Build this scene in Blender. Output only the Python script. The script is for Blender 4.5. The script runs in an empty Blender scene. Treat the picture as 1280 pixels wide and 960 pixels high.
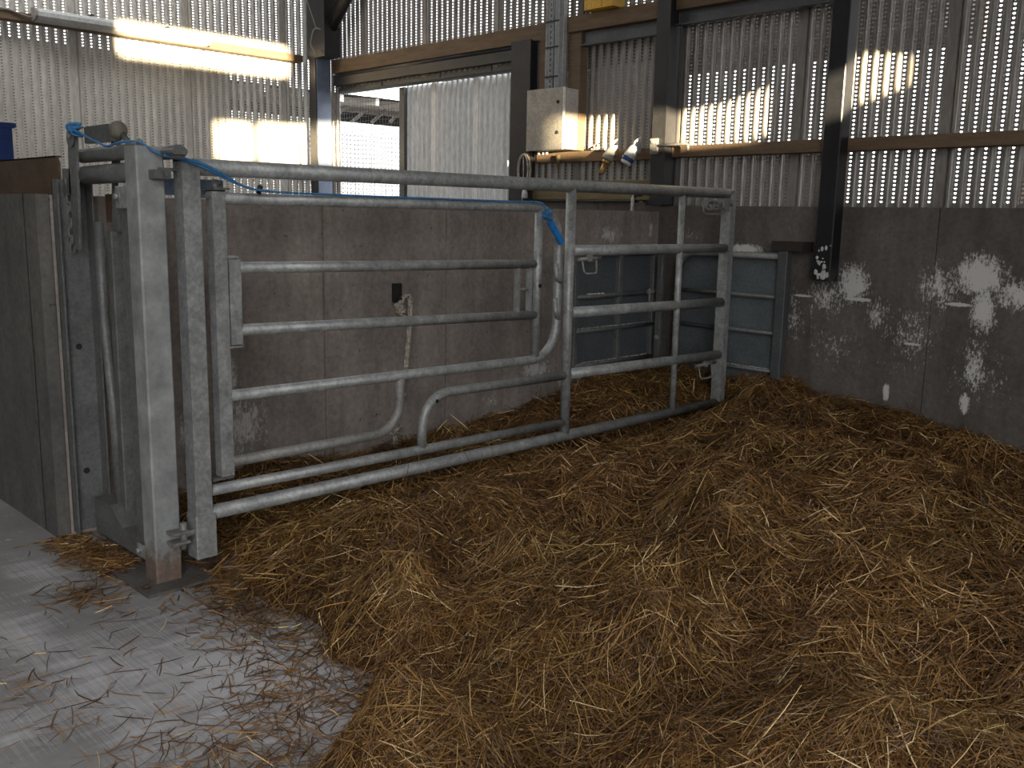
import bpy, math, random
import numpy as np
from mathutils import Vector, Matrix
random.seed(7)
rng = np.random.default_rng(11)
SC = bpy.context.scene
COL = SC.collection

# ------------------------------------------------------------------ materials
def new_mat(name):
    m = bpy.data.materials.new(name); m.use_nodes = True
    nt = m.node_tree
    return m, nt, nt.nodes['Principled BSDF']
def nd(nt, typ, **kw):
    n = nt.nodes.new(typ)
    for k, v in kw.items():
        if k in n.inputs: n.inputs[k].default_value = v
        else: setattr(n, k, v)
    return n
def ln(nt, a, b): nt.links.new(a, b)
def coords(nt, scale=(1, 1, 1)):
    g = nd(nt, 'ShaderNodeNewGeometry')
    mp = nd(nt, 'ShaderNodeMapping'); mp.inputs['Scale'].default_value = scale
    ln(nt, g.outputs['Position'], mp.inputs['Vector'])
    return mp.outputs['Vector']
def noise(nt, vec, scale, detail=4, rough=.6):
    n = nd(nt, 'ShaderNodeTexNoise'); n.inputs['Scale'].default_value = scale
    n.inputs['Detail'].default_value = detail; n.inputs['Roughness'].default_value = rough
    ln(nt, vec, n.inputs['Vector']); return n.outputs['Fac']
def ramp(nt, fac, stops):
    r = nd(nt, 'ShaderNodeValToRGB'); e = r.color_ramp.elements
    while len(e) < len(stops): e.new(.5)
    for i, (p, c) in enumerate(stops):
        e[i].position = p; e[i].color = (*c, 1) if len(c) == 3 else c
    ln(nt, fac, r.inputs['Fac']); return r.outputs['Color']
def mix(nt, fac, a, b, blend='MIX'):
    m = nd(nt, 'ShaderNodeMix'); m.data_type = 'RGBA'; m.blend_type = blend
    if isinstance(fac, (int, float)): m.inputs[0].default_value = fac
    else: ln(nt, fac, m.inputs[0])
    for i, v in ((6, a), (7, b)):
        if isinstance(v, tuple): m.inputs[i].default_value = (*v, 1) if len(v) == 3 else v
        else: ln(nt, v, m.inputs[i])
    return m.outputs[2]
def mth(nt, op, a, b=None, clamp=False):
    m = nd(nt, 'ShaderNodeMath'); m.operation = op; m.use_clamp = clamp
    for i, v in enumerate((a, b)):
        if v is None: continue
        if isinstance(v, (int, float)): m.inputs[i].default_value = v
        else: ln(nt, v, m.inputs[i])
    return m.outputs[0]
def bump(nt, bsdf, h, strength=.3, dist=.01):
    b = nd(nt, 'ShaderNodeBump'); b.inputs['Strength'].default_value = strength; b.inputs['Distance'].default_value = dist
    ln(nt, h, b.inputs['Height']); ln(nt, b.outputs['Normal'], bsdf.inputs['Normal'])
def mottled(name, c1, c2, scale=8, rough=.6, metal=0., stretch=(1, 1, 1), b=.15, c3=None, fine=60):
    m, nt, p = new_mat(name)
    v = coords(nt, stretch)
    f = noise(nt, v, scale, 5, .65)
    stops = [(.3, c1), (.7, c2)] if c3 is None else [(.28, c1), (.55, c2), (.78, c3)]
    c = ramp(nt, f, stops)
    f2 = noise(nt, v, fine, 2)
    c = mix(nt, .35, c, mix(nt, 1., c, ramp(nt, f2, [(.3, (.45, .45, .45)), (.7, (1.5, 1.5, 1.5))]), 'MULTIPLY'))
    ln(nt, c, p.inputs['Base Color']); p.inputs['Roughness'].default_value = rough; p.inputs['Metallic'].default_value = metal
    if b: bump(nt, p, f2, b, .004)
    return m
def plain(name, c, rough=.5, metal=0.):
    return mottled(name, tuple(x*.85 for x in c), tuple(min(1, x*1.12) for x in c), 14, rough, metal, b=.05)

def splat_mask(nt, spots, seed_scale=75, stretch=(1, 1, .45)):
    """lime splashes: (centre, radii, strength) regions filled by thresholded speckle"""
    g = nd(nt, 'ShaderNodeNewGeometry'); total = None
    for c, r, s in spots:
        a = nd(nt, 'ShaderNodeVectorMath'); a.operation = 'SUBTRACT'; ln(nt, g.outputs['Position'], a.inputs[0]); a.inputs[1].default_value = c
        d = nd(nt, 'ShaderNodeVectorMath'); d.operation = 'DIVIDE'; ln(nt, a.outputs[0], d.inputs[0]); d.inputs[1].default_value = r
        l = nd(nt, 'ShaderNodeVectorMath'); l.operation = 'LENGTH'; ln(nt, d.outputs[0], l.inputs[0])
        f = mth(nt, 'MULTIPLY', mth(nt, 'SUBTRACT', 1., l.outputs['Value'], True), s)
        total = f if total is None else mth(nt, 'MAXIMUM', total, f)
    v = coords(nt, stretch)
    n1 = noise(nt, v, seed_scale, 3, .55); n2 = noise(nt, v, seed_scale*.28, 3, .6)
    n3 = noise(nt, v, seed_scale*2.1, 2, .5)
    n = mth(nt, 'ADD', mth(nt, 'ADD', mth(nt, 'MULTIPLY', n1, .42), mth(nt, 'MULTIPLY', n2, .28)), mth(nt, 'MULTIPLY', n3, .3))
    thr = mth(nt, 'SUBTRACT', .735, mth(nt, 'MULTIPLY', total, .4))
    e = mth(nt, 'MULTIPLY', mth(nt, 'SUBTRACT', n, thr), 8., True)
    gate = mth(nt, 'MULTIPLY', total, 40., True)
    return mth(nt, 'MULTIPLY', e, gate)
def concrete(name, c1, c2, spots=None, rough=.85, lime=(.6, .585, .56)):
    m, nt, p = new_mat(name)
    v = coords(nt)
    f = noise(nt, v, 2.2, 6, .62); f2 = noise(nt, v, 38, 3); f3 = noise(nt, coords(nt, (1, 1, .15)), 9, 3)
    c = ramp(nt, f, [(.3, c1), (.7, c2)])
    c = mix(nt, .5, c, mix(nt, 1., c, ramp(nt, f3, [(.3, (.6, .6, .6)), (.7, (1.35, 1.33, 1.3))]), 'MULTIPLY'))
    c = mix(nt, .45, c, mix(nt, 1., c, ramp(nt, f2, [(.3, (.55, .55, .55)), (.72, (1.4, 1.4, 1.4))]), 'MULTIPLY'))
    pits = noise(nt, v, 22, 2)
    c = mix(nt, mth(nt, 'MULTIPLY', mth(nt, 'SUBTRACT', pits, .7), 12., True), c, tuple(x*.35 for x in c1))
    if spots: c = mix(nt, splat_mask(nt, spots), c, lime)
    ln(nt, c, p.inputs['Base Color']); p.inputs['Roughness'].default_value = rough
    bump(nt, p, f2, .25, .006)
    return m

M = {}
M['galv'] = mottled('galvanised_steel', (.2, .21, .203), (.34, .352, .342), 13, .5, .3, c3=(.5, .51, .5), b=.08)
M['galv_dull'] = mottled('dull_galvanised_steel', (.12, .125, .12), (.2, .207, .2), 9, .55, .3, b=.1)
M['galv_dirty'] = mottled('dirty_galvanised_steel', (.16, .155, .14), (.27, .265, .25), 6, .6, .25, c3=(.34, .34, .32), b=.15)
M['gate_sheet'] = mottled('dull_sheet_steel', (.10, .118, .125), (.155, .175, .182), 3, .5, .3, b=.03)
M['dark_steel'] = mottled('dark_painted_steel', (.02, .02, .022), (.036, .036, .038), 5, .45, .1, b=.05)
M['grey_steel'] = mottled('grey_painted_steel', (.075, .08, .085), (.12, .125, .13), 5, .5, .2, b=.05)
M['blue_grey'] = mottled('blue_grey_steel', (.16, .2, .28), (.24, .29, .38), 5, .4, .2, b=.05)
M['rust'] = mottled('rusty_steel', (.055, .032, .02), (.16, .085, .045), 7, .8, .1, b=.2)
M['brown_board'] = mottled('brown_board', (.06, .038, .022), (.13, .082, .048), 4, .75, 0, b=.1)
M['timber'] = mottled('timber', (.12, .078, .045), (.2, .134, .078), 5, .75, 0, (1, 1, 6), b=.12)
M['timber_olive'] = mottled('weathered_timber', (.13, .1, .05), (.2, .155, .08), 5, .8, 0, (1, 1, 5), b=.12)
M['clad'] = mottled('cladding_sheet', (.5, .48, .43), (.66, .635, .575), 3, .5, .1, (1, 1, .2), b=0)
M['clad_back'] = mottled('cladding_sheet_darker', (.2, .186, .17), (.34, .32, .295), 3, .42, .3, (1, 1, .2), b=0)  # same sheet as the side wall in a darker base colour
M['clad_white'] = mottled('white_cladding_sheet', (.72, .73, .72), (.8, .81, .8), 3, .45, 0, (1, 1, .2), b=0)
M['yellow'] = plain('yellow_plastic', (.75, .43, .02), .4)
M['blue_plastic'] = plain('blue_plastic', (.008, .04, .19), .45)
M['blue_rope'] = plain('blue_twine', (.05, .2, .42), .8)
M['blue_tube'] = plain('blue_pipe_plastic', (.02, .2, .55), .35)
M['white_plastic'] = plain('white_plastic', (.62, .62, .6), .4)
M['black_rubber'] = plain('black_rubber', (.015, .015, .016), .6)
M['socket_blue'] = plain('socket_blue', (.03, .06, .22), .4)
M['brass'] = plain('brass', (.42, .27, .1), .4, .6)
M['grey_plastic'] = plain('grey_plastic', (.32, .3, .27), .5)
M['cab'] = mottled('cabinet_steel', (.3, .28, .245), (.42, .395, .35), 7, .4, .55, c3=(.48, .455, .41), b=.05)
M['tray'] = mottled('cable_tray_steel', (.55, .57, .58), (.7, .72, .73), 8, .4, .15, b=.04)
M['rope'] = mottled('pale_rope', (.3, .26, .2), (.62, .57, .48), 30, .9, 0, b=.4)
M['rope_dirty'] = mottled('dirty_rope', (.16, .13, .1), (.5, .46, .4), 26, .9, 0, b=.4)
M['tube_cover'] = mottled('frosted_lamp_cover', (.55, .56, .54), (.66, .67, .65), 4, .3, 0, b=0)
M['roof_sheet'] = plain('dark_roof_sheet', (.03, .025, .02), .9)
M['rafter'] = plain('pale_rafter', (.78, .74, .66), .7)
M['soil'] = plain('yard_ground', (.1, .09, .08), .95)
M['out_dark'] = plain('weathered_boarding', (.055, .045, .04), .9)
M['inner'] = mottled('shed_lining', (.3, .29, .27), (.4, .39, .36), 2, .8, 0, b=0)

M['pen'] = concrete('pen_concrete', (.225, .194, .172), (.34, .298, .266), [
    ((-4.38, 2.33, .66), (.2, .13, .2), 1.12), ((-4.38, 2.42, .4), (.2, .26, .34), 0.98), ((-4.38, 4.62, .47), (.2, .38, .16), 1.00),
    ((-4.38, 4.2, .3), (.2, .25, .12), 0.78), ((-4.38, 5.35, 1.38), (.2, .28, .14), 0.90), ((-4.38, 2.1, .4), (.2, .1, .2), 0.94),
    ((-4.38, 4.9, .35), (.2, .14, .3), 0.83), ((-4.38, 5.85, 1.42), (.2, .06, .16), 1.00)])
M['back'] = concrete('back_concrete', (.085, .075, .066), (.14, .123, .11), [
    ((-2.8, 5.94, 1.1), (.2, .3, .24), 1.29), ((-2.98, 5.94, 1.0), (.34, .3, .34), 0.81), ((-2.62, 5.94, .92), (.18, .3, .25), 0.87),
    ((-2.02, 5.94, 1.2), (.27, .3, .22), 1.40), ((-1.8, 5.94, 1.1), (.3, .3, .2), 1.06), ((-1.98, 5.94, 1.0), (.15, .3, .3), 1.23), ((-2.25, 5.94, 1.12), (.3, .3, .32), 0.90),
    ((-2.0, 5.94, .65), (.16, .3, .38), 0.92), ((-2.4, 5.94, .8), (.5, .3, .55), 0.69), ((-2.9, 5.94, .7), (.5, .3, .45), 0.63),
    ((-3.62, 5.94, 1.3), (.3, .3, .06), 1.34), ((-3.2, 5.94, .85), (.25, .3, .5), 0.69), ((-1.95, 5.94, .6), (.5, .3, .5), 0.62),
    ((-2.52, 5.94, .42), (.04, .3, .1), 1.46), ((-2.03, 5.94, .42), (.05, .3, .13), 1.46), ((-4.1, 5.94, 1.38), (.2, .3, .12), 0.67),
    ((-2.76, 5.94, 1.005), (.16, .3, .02), 1.90), ((-3.15, 5.94, 1.0), (.12, .3, .016), 1.68), ((-2.12, 5.94, 1.02), (.13, .3, .02), 1.79), ((-2.38, 5.94, .75), (.1, .3, .016), 1.68)])
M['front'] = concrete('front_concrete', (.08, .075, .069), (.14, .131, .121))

def floor_material():
    m, nt, p = new_mat('limed_concrete_floor')
    v = coords(nt)
    c = ramp(nt, noise(nt, v, 2.5, 6, .65), [(.3, (.186, .18, .178)), (.7, (.3, .292, .288))])
    brush = noise(nt, coords(nt, (1.2, 55, 1)), 3, 3, .6)
    sweep = noise(nt, coords(nt, (7, 1.3, 1)), 2.4, 4, .6)
    lim = mth(nt, 'ADD', mth(nt, 'MULTIPLY', brush, .45), mth(nt, 'MULTIPLY', sweep, .55))
    g = nd(nt, 'ShaderNodeNewGeometry'); near = None
    for ce, r, s in (((-2.6, 1.45, 0), (.85, .6, 1), .26), ((-3.1, 1.0, 0), (.9, .25, 1), .1), ((-4.0, 1.25, 0), (.35, .14, 1), .14), ((-3.45, 1.0, 0), (.25, .15, 1), .12), ((-2.75, .75, 0), (.2, .16, 1), .12)):
        a = nd(nt, 'ShaderNodeVectorMath'); a.operation = 'SUBTRACT'; ln(nt, g.outputs['Position'], a.inputs[0]); a.inputs[1].default_value = ce
        d = nd(nt, 'ShaderNodeVectorMath'); d.operation = 'DIVIDE'; ln(nt, a.outputs[0], d.inputs[0]); d.inputs[1].default_value = r
        l = nd(nt, 'ShaderNodeVectorMath'); l.operation = 'LENGTH'; ln(nt, d.outputs[0], l.inputs[0])
        f = mth(nt, 'MULTIPLY', mth(nt, 'SUBTRACT', 1., l.outputs['Value'], True), s*1.6)
        near = f if near is None else mth(nt, 'ADD', near, f)
    k = mth(nt, 'MULTIPLY', mth(nt, 'SUBTRACT', mth(nt, 'ADD', lim, near), .545), 3.2, True)
    c = mix(nt, mth(nt, 'MULTIPLY', k, .8), c, (.6, .595, .61))
    spots = noise(nt, v, 9, 5, .7)
    c = mix(nt, mth(nt, 'MULTIPLY', mth(nt, 'SUBTRACT', spots, .64), 9., True), c, (.62, .61, .62))
    dk = noise(nt, v, 30, 2)
    c = mix(nt, mth(nt, 'MULTIPLY', mth(nt, 'SUBTRACT', dk, .69), 12., True), c, (.14, .13, .125))
    ln(nt, c, p.inputs['Base Color']); p.inputs['Roughness'].default_value = .75
    bump(nt, p, brush, .1, .005)
    return m
M['floor'] = floor_material()

def straw_material():
    m, nt, p = new_mat('straw')
    a = nd(nt, 'ShaderNodeAttribute', attribute_name='tone'); a.attribute_type = 'GEOMETRY'
    c = ramp(nt, a.outputs['Fac'], [(0., (.034, .0145, .004)), (.25, (.11, .049, .0135)), (.55, (.255, .126, .035)), (.8, (.49, .285, .097)), (1., (.84, .64, .35))])
    h = nd(nt, 'ShaderNodeAttribute', attribute_name='hue'); h.attribute_type = 'GEOMETRY'
    c = mix(nt, mth(nt, 'MULTIPLY', h.outputs['Fac'], .38), c, mix(nt, 1., c, (.72, .86, .62), 'MULTIPLY'))
    ln(nt, c, p.inputs['Base Color']); p.inputs['Roughness'].default_value = .55
    return m
M['straw'] = straw_material()
M['straw_base'] = mottled('trodden_straw', (.04, .02, .006), (.11, .055, .016), 25, .9, 0, b=.6)

# ------------------------------------------------------------------ mesh builder
class MB:
    def __init__(s): s.v = []; s.f = []; s.sm = []
    def add(s, vs, fs, smooth=False):
        b = len(s.v); s.v += [tuple(p) for p in vs]
        for f in fs: s.f.append(tuple(b+i for i in f)); s.sm.append(smooth)
        return s
    def box(s, a, b, bev=0.):
        (x0, y0, z0), (x1, y1, z1) = a, b
        x0, x1 = min(x0, x1), max(x0, x1); y0, y1 = min(y0, y1), max(y0, y1); z0, z1 = min(z0, z1), max(z0, z1)
        if not bev:
            vs = [(x, y, z) for z in (z0, z1) for y in (y0, y1) for x in (x0, x1)]
            return s.add(vs, [(0, 2, 3, 1), (4, 5, 7, 6), (0, 1, 5, 4), (2, 6, 7, 3), (0, 4, 6, 2), (1, 3, 7, 5)])
        e = bev
        # bevelled along the longest direction: octagonal section
        L = (x1-x0, y1-y0, z1-z0); ax = L.index(max(L)); o = [i for i in range(3) if i != ax]
        lo, hi = (x0, y0, z0), (x1, y1, z1)
        u0, u1, w0, w1 = lo[o[0]], hi[o[0]], lo[o[1]], hi[o[1]]
        sec = [(u0+e, w0), (u1-e, w0), (u1, w0+e), (u1, w1-e), (u1-e, w1), (u0+e, w1), (u0, w1-e), (u0, w0+e)]
        vs = []
        for t in (lo[ax], hi[ax]):
            for u, w in sec:
                q = [0, 0, 0]; q[ax] = t; q[o[0]] = u; q[o[1]] = w; vs.append(q)
        fs = [tuple(range(8))[::-1], tuple(range(8, 16))] + [(i, (i+1) % 8, 8+(i+1) % 8, 8+i) for i in range(8)]
        return s.add(vs, fs)
    def hollow(s, a, b, wall=.006, axis=2):
        """square tube open at both ends along an axis (z)"""
        (x0, y0, z0), (x1, y1, z1) = a, b; w = wall
        s.box((x0, y0, z0), (x1, y0+w, z1)); s.box((x0, y1-w, z0), (x1, y1, z1))
        s.box((x0, y0+w, z0), (x0+w, y1-w, z1)); s.box((x1-w, y0+w, z0), (x1, y1-w, z1)); return s
    def tube(s, path, r, n=12, cap=True, closed=False):
        P = [Vector(p) for p in path]; m = len(P)
        rs = r if isinstance(r, (list, tuple)) else [r]*m
        T = []
        for i in range(m):
            if closed: t = P[(i+1) % m]-P[i-1]
            else: t = P[min(i+1, m-1)]-P[max(i-1, 0)]
            T.append(t.normalized())
        up = Vector((0, 0, 1)) if abs(T[0].z) < .9 else Vector((1, 0, 0))
        N = T[0].cross(up).normalized(); b = len(s.v)
        for i in range(m):
            N = (N - T[i]*N.dot(T[i])).normalized(); B = T[i].cross(N)
            for k in range(n):
                a = 2*math.pi*k/n
                s.v.append(tuple(P[i]+(N*math.cos(a)+B*math.sin(a))*rs[i]))
        for i in range(m if closed else m-1):
            j = (i+1) % m
            for k in range(n):
                s.f.append((b+i*n+k, b+i*n+(k+1) % n, b+j*n+(k+1) % n, b+j*n+k)); s.sm.append(True)
        if cap and not closed:
            s.f.append(tuple(b+k for k in range(n))[::-1]); s.sm.append(False)
            s.f.append(tuple(b+(m-1)*n+k for k in range(n))); s.sm.append(False)
        return s
    def prism(s, poly, axis, a, b):
        """2-D polygon in the plane normal to axis, extruded from a to b"""
        o = [i for i in range(3) if i != axis]; n = len(poly); vs = []
        for t in (a, b):
            for u, w in poly:
                q = [0, 0, 0]; q[axis] = t; q[o[0]] = u; q[o[1]] = w; vs.append(q)
        return s.add(vs, [tuple(range(n))[::-1], tuple(range(n, 2*n))]+[(i, (i+1) % n, n+(i+1) % n, n+i) for i in range(n)])
    def disc(s, c, axis, r, d, n=12):
        e = Vector(c); t = Vector((0, 0, 0)); t[axis] = d
        return s.tube([e, e+t], r, n)
    def ball(s, c, r, n=14, m=9, sc=(1, 1, 1)):
        pts = []; b = len(s.v)
        for i in range(m+1):
            th = math.pi*i/m
            for k in range(n):
                ph = 2*math.pi*k/n
                s.v.append((c[0]+r*sc[0]*math.sin(th)*math.cos(ph), c[1]+r*sc[1]*math.sin(th)*math.sin(ph), c[2]+r*sc[2]*math.cos(th)))
        for i in range(m):
            for k in range(n):
                s.f.append((b+i*n+k, b+(i+1)*n+k, b+(i+1)*n+(k+1) % n, b+i*n+(k+1) % n)); s.sm.append(True)
        return s
    def build(s, name, mat, parent=None, org=None):
        if parent is not None:
            o0 = Vector(parent.matrix_world.translation) if False else Vector(parent['_o'])
        else: o0 = Vector(org) if org is not None else Vector((0, 0, 0))
        me = bpy.data.meshes.new(name)
        me.from_pydata([tuple(Vector(p)-o0) for p in s.v], [], s.f); me.update()
        me.polygons.foreach_set('use_smooth', s.sm)
        me.materials.append(M[mat] if isinstance(mat, str) else mat)
        o = bpy.data.objects.new(name, me); COL.objects.link(o)
        o['_o'] = list(o0)
        if parent is not None:
            o.parent = parent
        else: o.location = o0
        return o

def thing(name, label, cat, loc=(0, 0, 0), group=None):
    o = bpy.data.objects.new(name, None); COL.objects.link(o); o.empty_display_size = .1
    o.location = loc; o['_o'] = list(loc); o['label'] = label; o['category'] = cat
    if group: o['group'] = group
    return o
def tag(o, label, cat, group=None, kind=None):
    o['label'] = label; o['category'] = cat
    if group: o['group'] = group
    if kind: o['kind'] = kind
    return o
def struct(o, label=None):
    o['kind'] = 'structure'
    if label: o['label'] = label
    return o
def fillet(pts, radii, n=8):
    P = [Vector(p) for p in pts]; out = [P[0]]
    for i in range(1, len(P)-1):
        r = radii[i-1] if isinstance(radii, (list, tuple)) else radii
        a = (P[i-1]-P[i]).normalized(); b = (P[i+1]-P[i]).normalized()
        ang = a.angle(b); d = min(r/math.tan(ang/2), (P[i-1]-P[i]).length*.95, (P[i+1]-P[i]).length*.95)
        q0, q2 = P[i]+a*d, P[i]+b*d
        rr = d*math.tan(ang/2); ctr = P[i]+(a+b).normalized()*(rr/math.sin(ang/2))
        v0, v2 = q0-ctr, q2-ctr; tot = v0.angle(v2)
        for k in range(n+1):
            t = k/n
            out.append(ctr+(v0*math.sin((1-t)*tot)+v2*math.sin(t*tot))/math.sin(tot))
    out.append(P[-1]); return out
def bolt(mb, c, axis, r=.012, d=.012):
    """hexagonal head on a washer"""
    mb.disc(c, axis, r*1.5, d*.3, 12); e = list(c); e[axis] += d*.3; mb.disc(e, axis, r, d, 6); return mb

# ------------------------------------------------------------------ corrugated, perforated sheet
def cladding(u0, u1, z0, z1, place, holes=None, plain_every=13, skip=None, pitch=.0762, hz=.026, depth=.026, phase=0, hs=(.0082, .0108)):
    """place(u, d, z) -> world; holes (ua, ub, za, zb) or None; skip(u, z0, z1) -> list of z spans to keep"""
    V = []; F = []
    def quad(u_a, d_a, u_b, d_b, za, zb):
        b = len(V); V.extend([place(u_a, d_a, za), place(u_b, d_b, za), place(u_b, d_b, zb), place(u_a, d_a, zb)]); F.append((b, b+1, b+2, b+3))
    n = int((u1-u0)/pitch)
    D = [(-.9, .5), (0., .5), (.9, .5), (.98, 0.), (.62, -.4), (0., -.55), (-.62, -.4), (-.98, 0.)]
    Osq = [(-1, 1), (0, 1), (1, 1), (1, 0), (1, -1), (0, -1), (-1, -1), (-1, 0)]
    for i in range(n):
        u = u0+i*pitch; k = (i+phase) % plain_every
        spans = skip(u) if skip else [(z0, z1)]
        for za, zb in spans:
            if k == 0:   # lap between two sheets: broad flat rib
                quad(u, 0, u+pitch*.82, 0, za, zb); quad(u+pitch*.82, 0, u+pitch*.9, -depth, za, zb); quad(u+pitch*.9, -depth, u+pitch, 0, za, zb); continue
            for (a, da, b, db) in ((0, 0, .1, .3), (.1, .3, .24, .3), (.24, .3, .34, 0), (.34, 0, .48, -1), (.86, -1, 1, 0)):
                quad(u+a*pitch, da*depth, u+b*pitch, db*depth, za, zb)
            ta, tb = u+.48*pitch, u+.86*pitch
            if holes and holes[0] <= u <= holes[1]:
                ha, hb = max(za, holes[2]), min(zb, holes[3]); nh = int((hb-ha)/hz)
                if nh <= 0: quad(ta, -depth, tb, -depth, za, zb); continue
                hb = ha+nh*hz
                if ha > za+1e-4: quad(ta, -depth, tb, -depth, za, ha)
                if zb > hb+1e-4: quad(ta, -depth, tb, -depth, hb, zb)
                uc = (ta+tb)/2; hw = (tb-ta)/2
                for j in range(nh):
                    zc = ha+(j+.5)*hz; b = len(V)
                    for x, y in Osq: V.append(place(uc+x*hw, -depth, zc+y*hz/2))
                    for x, y in D: V.append(place(uc+x*hs[0], -depth, zc+y*hs[1]))
                    for q in range(8): F.append((b+q, b+(q+1) % 8, b+8+(q+1) % 8, b+8+q))
            else: quad(ta, -depth, tb, -depth, za, zb)
    mb = MB(); mb.v = V; mb.f = F; mb.sm = [False]*len(F); return mb

# ================================================================== SETTING
YB, XL, XE, YF, ZR = 5.956, -9.0, 4.0, -6.0, 5.2
# floor with a narrow joint along x
YC, g = 1.60, .008
m = MB()
def q4(x0, y0, x1, y1, z=0.): m.add([(x0, y0, z), (x1, y0, z), (x1, y1, z), (x0, y1, z)], [(0, 1, 2, 3)])
q4(XL, YF, XE, YC-g); q4(XL, YC+g, XE, 6.03)
m.add([(XL, YC-g, 0), (XE, YC-g, 0), (XE, YC-g, -.07), (XL, YC-g, -.07), (XE, YC+g, -.07), (XL, YC+g, -.07), (XE, YC+g, 0), (XL, YC+g, 0)], [(0, 1, 2, 3), (3, 2, 4, 5), (5, 4, 6, 7)])
fl = struct(m.build('floor', 'floor'))
fl.rotation_euler.z = 0
struct(MB().add([(-60, -60, -.08), (60, -60, -.08), (60, 60, -.08), (-60, 60, -.08)], [(0, 1, 2, 3)]).build('ground', 'soil'))

# left cladding wall (faces +x)
struct(cladding(YF, 6.03, 0, ZR, lambda u, d, z: (XL+d, u, z), holes=(1.4, 6.1, 1.62, 4.1), plain_every=14, phase=3, depth=.02).build('wall_left', 'clad'))
# back cladding wall (faces -y), with the doorway left out
def back_skip(u):
    if u+.0762 < -8.72+.05 : return [(0, ZR)]
    if u < -5.83: return [(2.8, ZR)]
    return [(0, ZR)]
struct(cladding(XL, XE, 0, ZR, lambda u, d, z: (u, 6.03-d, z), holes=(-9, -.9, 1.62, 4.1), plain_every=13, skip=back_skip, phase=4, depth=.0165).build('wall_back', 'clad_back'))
# wall on the lit side with a doorway and slots added to shape the sun patches, behind the viewer
bp = [(-6., 1, 1), (-1.2, 1, 1), (-1.2, 3.40, 3.66), (.55, 3.40, 3.66), (.55, 1, 1), (2.12, 1, 1), (2.12, 2.37, 2.63), (2.42, 2.36, 2.63), (2.76, 2.33, 2.58), (2.98, 2.33, 2.60), (3.36, 2.53, 2.82), (3.47, 2.60, 2.76), (3.47, 1, 1), (6.03, 1, 1)]
DOOR = (-5.2, -.45, 3.12)   # doorway y range and head height
m = MB()
def ew(y0, z0a, z0b, y1, z1a, z1b):
    m.add([(XE, y0, z0a), (XE, y1, z1a), (XE, y1, z1b), (XE, y0, z0b)], [(0, 1, 2, 3)])
ew(YF, 0, ZR, DOOR[0], 0, ZR)
ew(DOOR[0], 4.4, ZR, -1.6, 4.4, ZR); ew(-1.6, DOOR[2], ZR, -1.2, DOOR[2], ZR)
ew(-1.2, DOOR[2], 3.40, -.45, DOOR[2], 3.40); ew(-1.2, 3.66, ZR, .55, 3.66, ZR)
ew(-.45, 0, 3.40, -.27, 0, 3.40); ew(-.27, 0, 2.51, .11, 0, 2.51); ew(.11, 0, 3.40, .22, 0, 3.40); ew(.22, 0, 2.51, 1.12, 0, 2.51)
ew(-.27, 2.85, 3.40, .11, 2.85, 3.40); ew(.22, 2.87, 3.40, .55, 2.87, 3.40); ew(.55, 2.87, ZR, 1.12, 2.90, ZR)
ew(1.12, 0, ZR, 2.12, 0, ZR)
for a, b in zip(bp[6:11], bp[7:12]):
    ew(a[0], 0, a[1], b[0], 0, b[1]); ew(a[0], a[2], ZR, b[0], b[2], ZR)
ew(3.47, 0, ZR, 6.03, 0, ZR)
struct(m.build('wall_right', 'inner'))
struct(MB().add([(XL, YF, 0), (XE, YF, 0), (XE, YF, ZR), (XL, YF, ZR)], [(0, 1, 2, 3)]).build('wall_front', 'inner'))
SKY = ((-.5, 3.5, -3.4, -.4), (-8.2, -7.0, .2, 4.2))   # unseen roof openings added for more sky light (x0, x1, y0, y1)
m = MB()
xs = sorted({XL-.1, XE+.1, *[v for k in SKY for v in k[:2]]}); ys = sorted({YF-.1, 6.13, *[v for k in SKY for v in k[2:]]})
for a, b in zip(xs[:-1], xs[1:]):
    for c_, d_ in zip(ys[:-1], ys[1:]):
        if any(k[0] <= a and b <= k[1] and k[2] <= c_ and d_ <= k[3] for k in SKY): continue
        m.add([(a, c_, ZR), (b, c_, ZR), (b, d_, ZR), (a, d_, ZR)], [(0, 1, 2, 3)])
for k in SKY:   # timber kerbs round the added openings
    for a, b in (((k[0], k[2]), (k[1], k[2]+.04)), ((k[0], k[3]-.04), (k[1], k[3])), ((k[0], k[2]), (k[0]+.04, k[3])), ((k[1]-.04, k[2]), (k[1], k[3]))):
        m.box((*a, ZR-.12), (*b, ZR+.1))
struct(m.build('ceiling', 'inner'))

# concrete walls
m = MB(); XP = -4.38
jy = [1.518, 2.915, 3.80, 4.82, 5.956]
for a, b in zip(jy[:-1], jy[1:]):
    m.box((XP-.15, a+(.008 if a > 1.6 else 0), 0), (XP, b-.008, 1.552))
m.box((XP-.14, 1.53, 0), (XP-.012, 5.95, 1.545))
struct(m.build('wall_pen', 'pen'))
m = MB()
for a, b in ((-4.53, -2.29), (-2.285, -.4), (-.395, 4.0)):
    m.box((a, YB, 0), (b, YB+.045, 1.598))
for a, b in ((-5.8, -5.0), (-4.994, -4.53)): m.box((a, YB, 0), (b, YB+.045, 1.62))
m.box((-5.79, YB+.01, 0), (3.99, YB+.044, 1.59))
for a, b, z in ((-2.9, -2.62, 1.005), (-3.26, -3.05, 1.0), (-2.25, -2.0, 1.02), (-2.46, -2.3, .75)): m.box((a, YB-.006, z-.006), (b, YB+.01, z+.006))
struct(m.build('wall_back_concrete', 'back'))
m = MB(); m.box((XL+.03, 1.46, 0), (-5.6, 1.61, 1.555)); m.box((-5.594, 1.46, 0), (XP-.152, 1.61, 1.555)); m.box((XP-.16, 1.46, 0), (XP, 1.514, 1.555))
struct(m.build('wall_front_concrete', 'front'))

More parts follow.
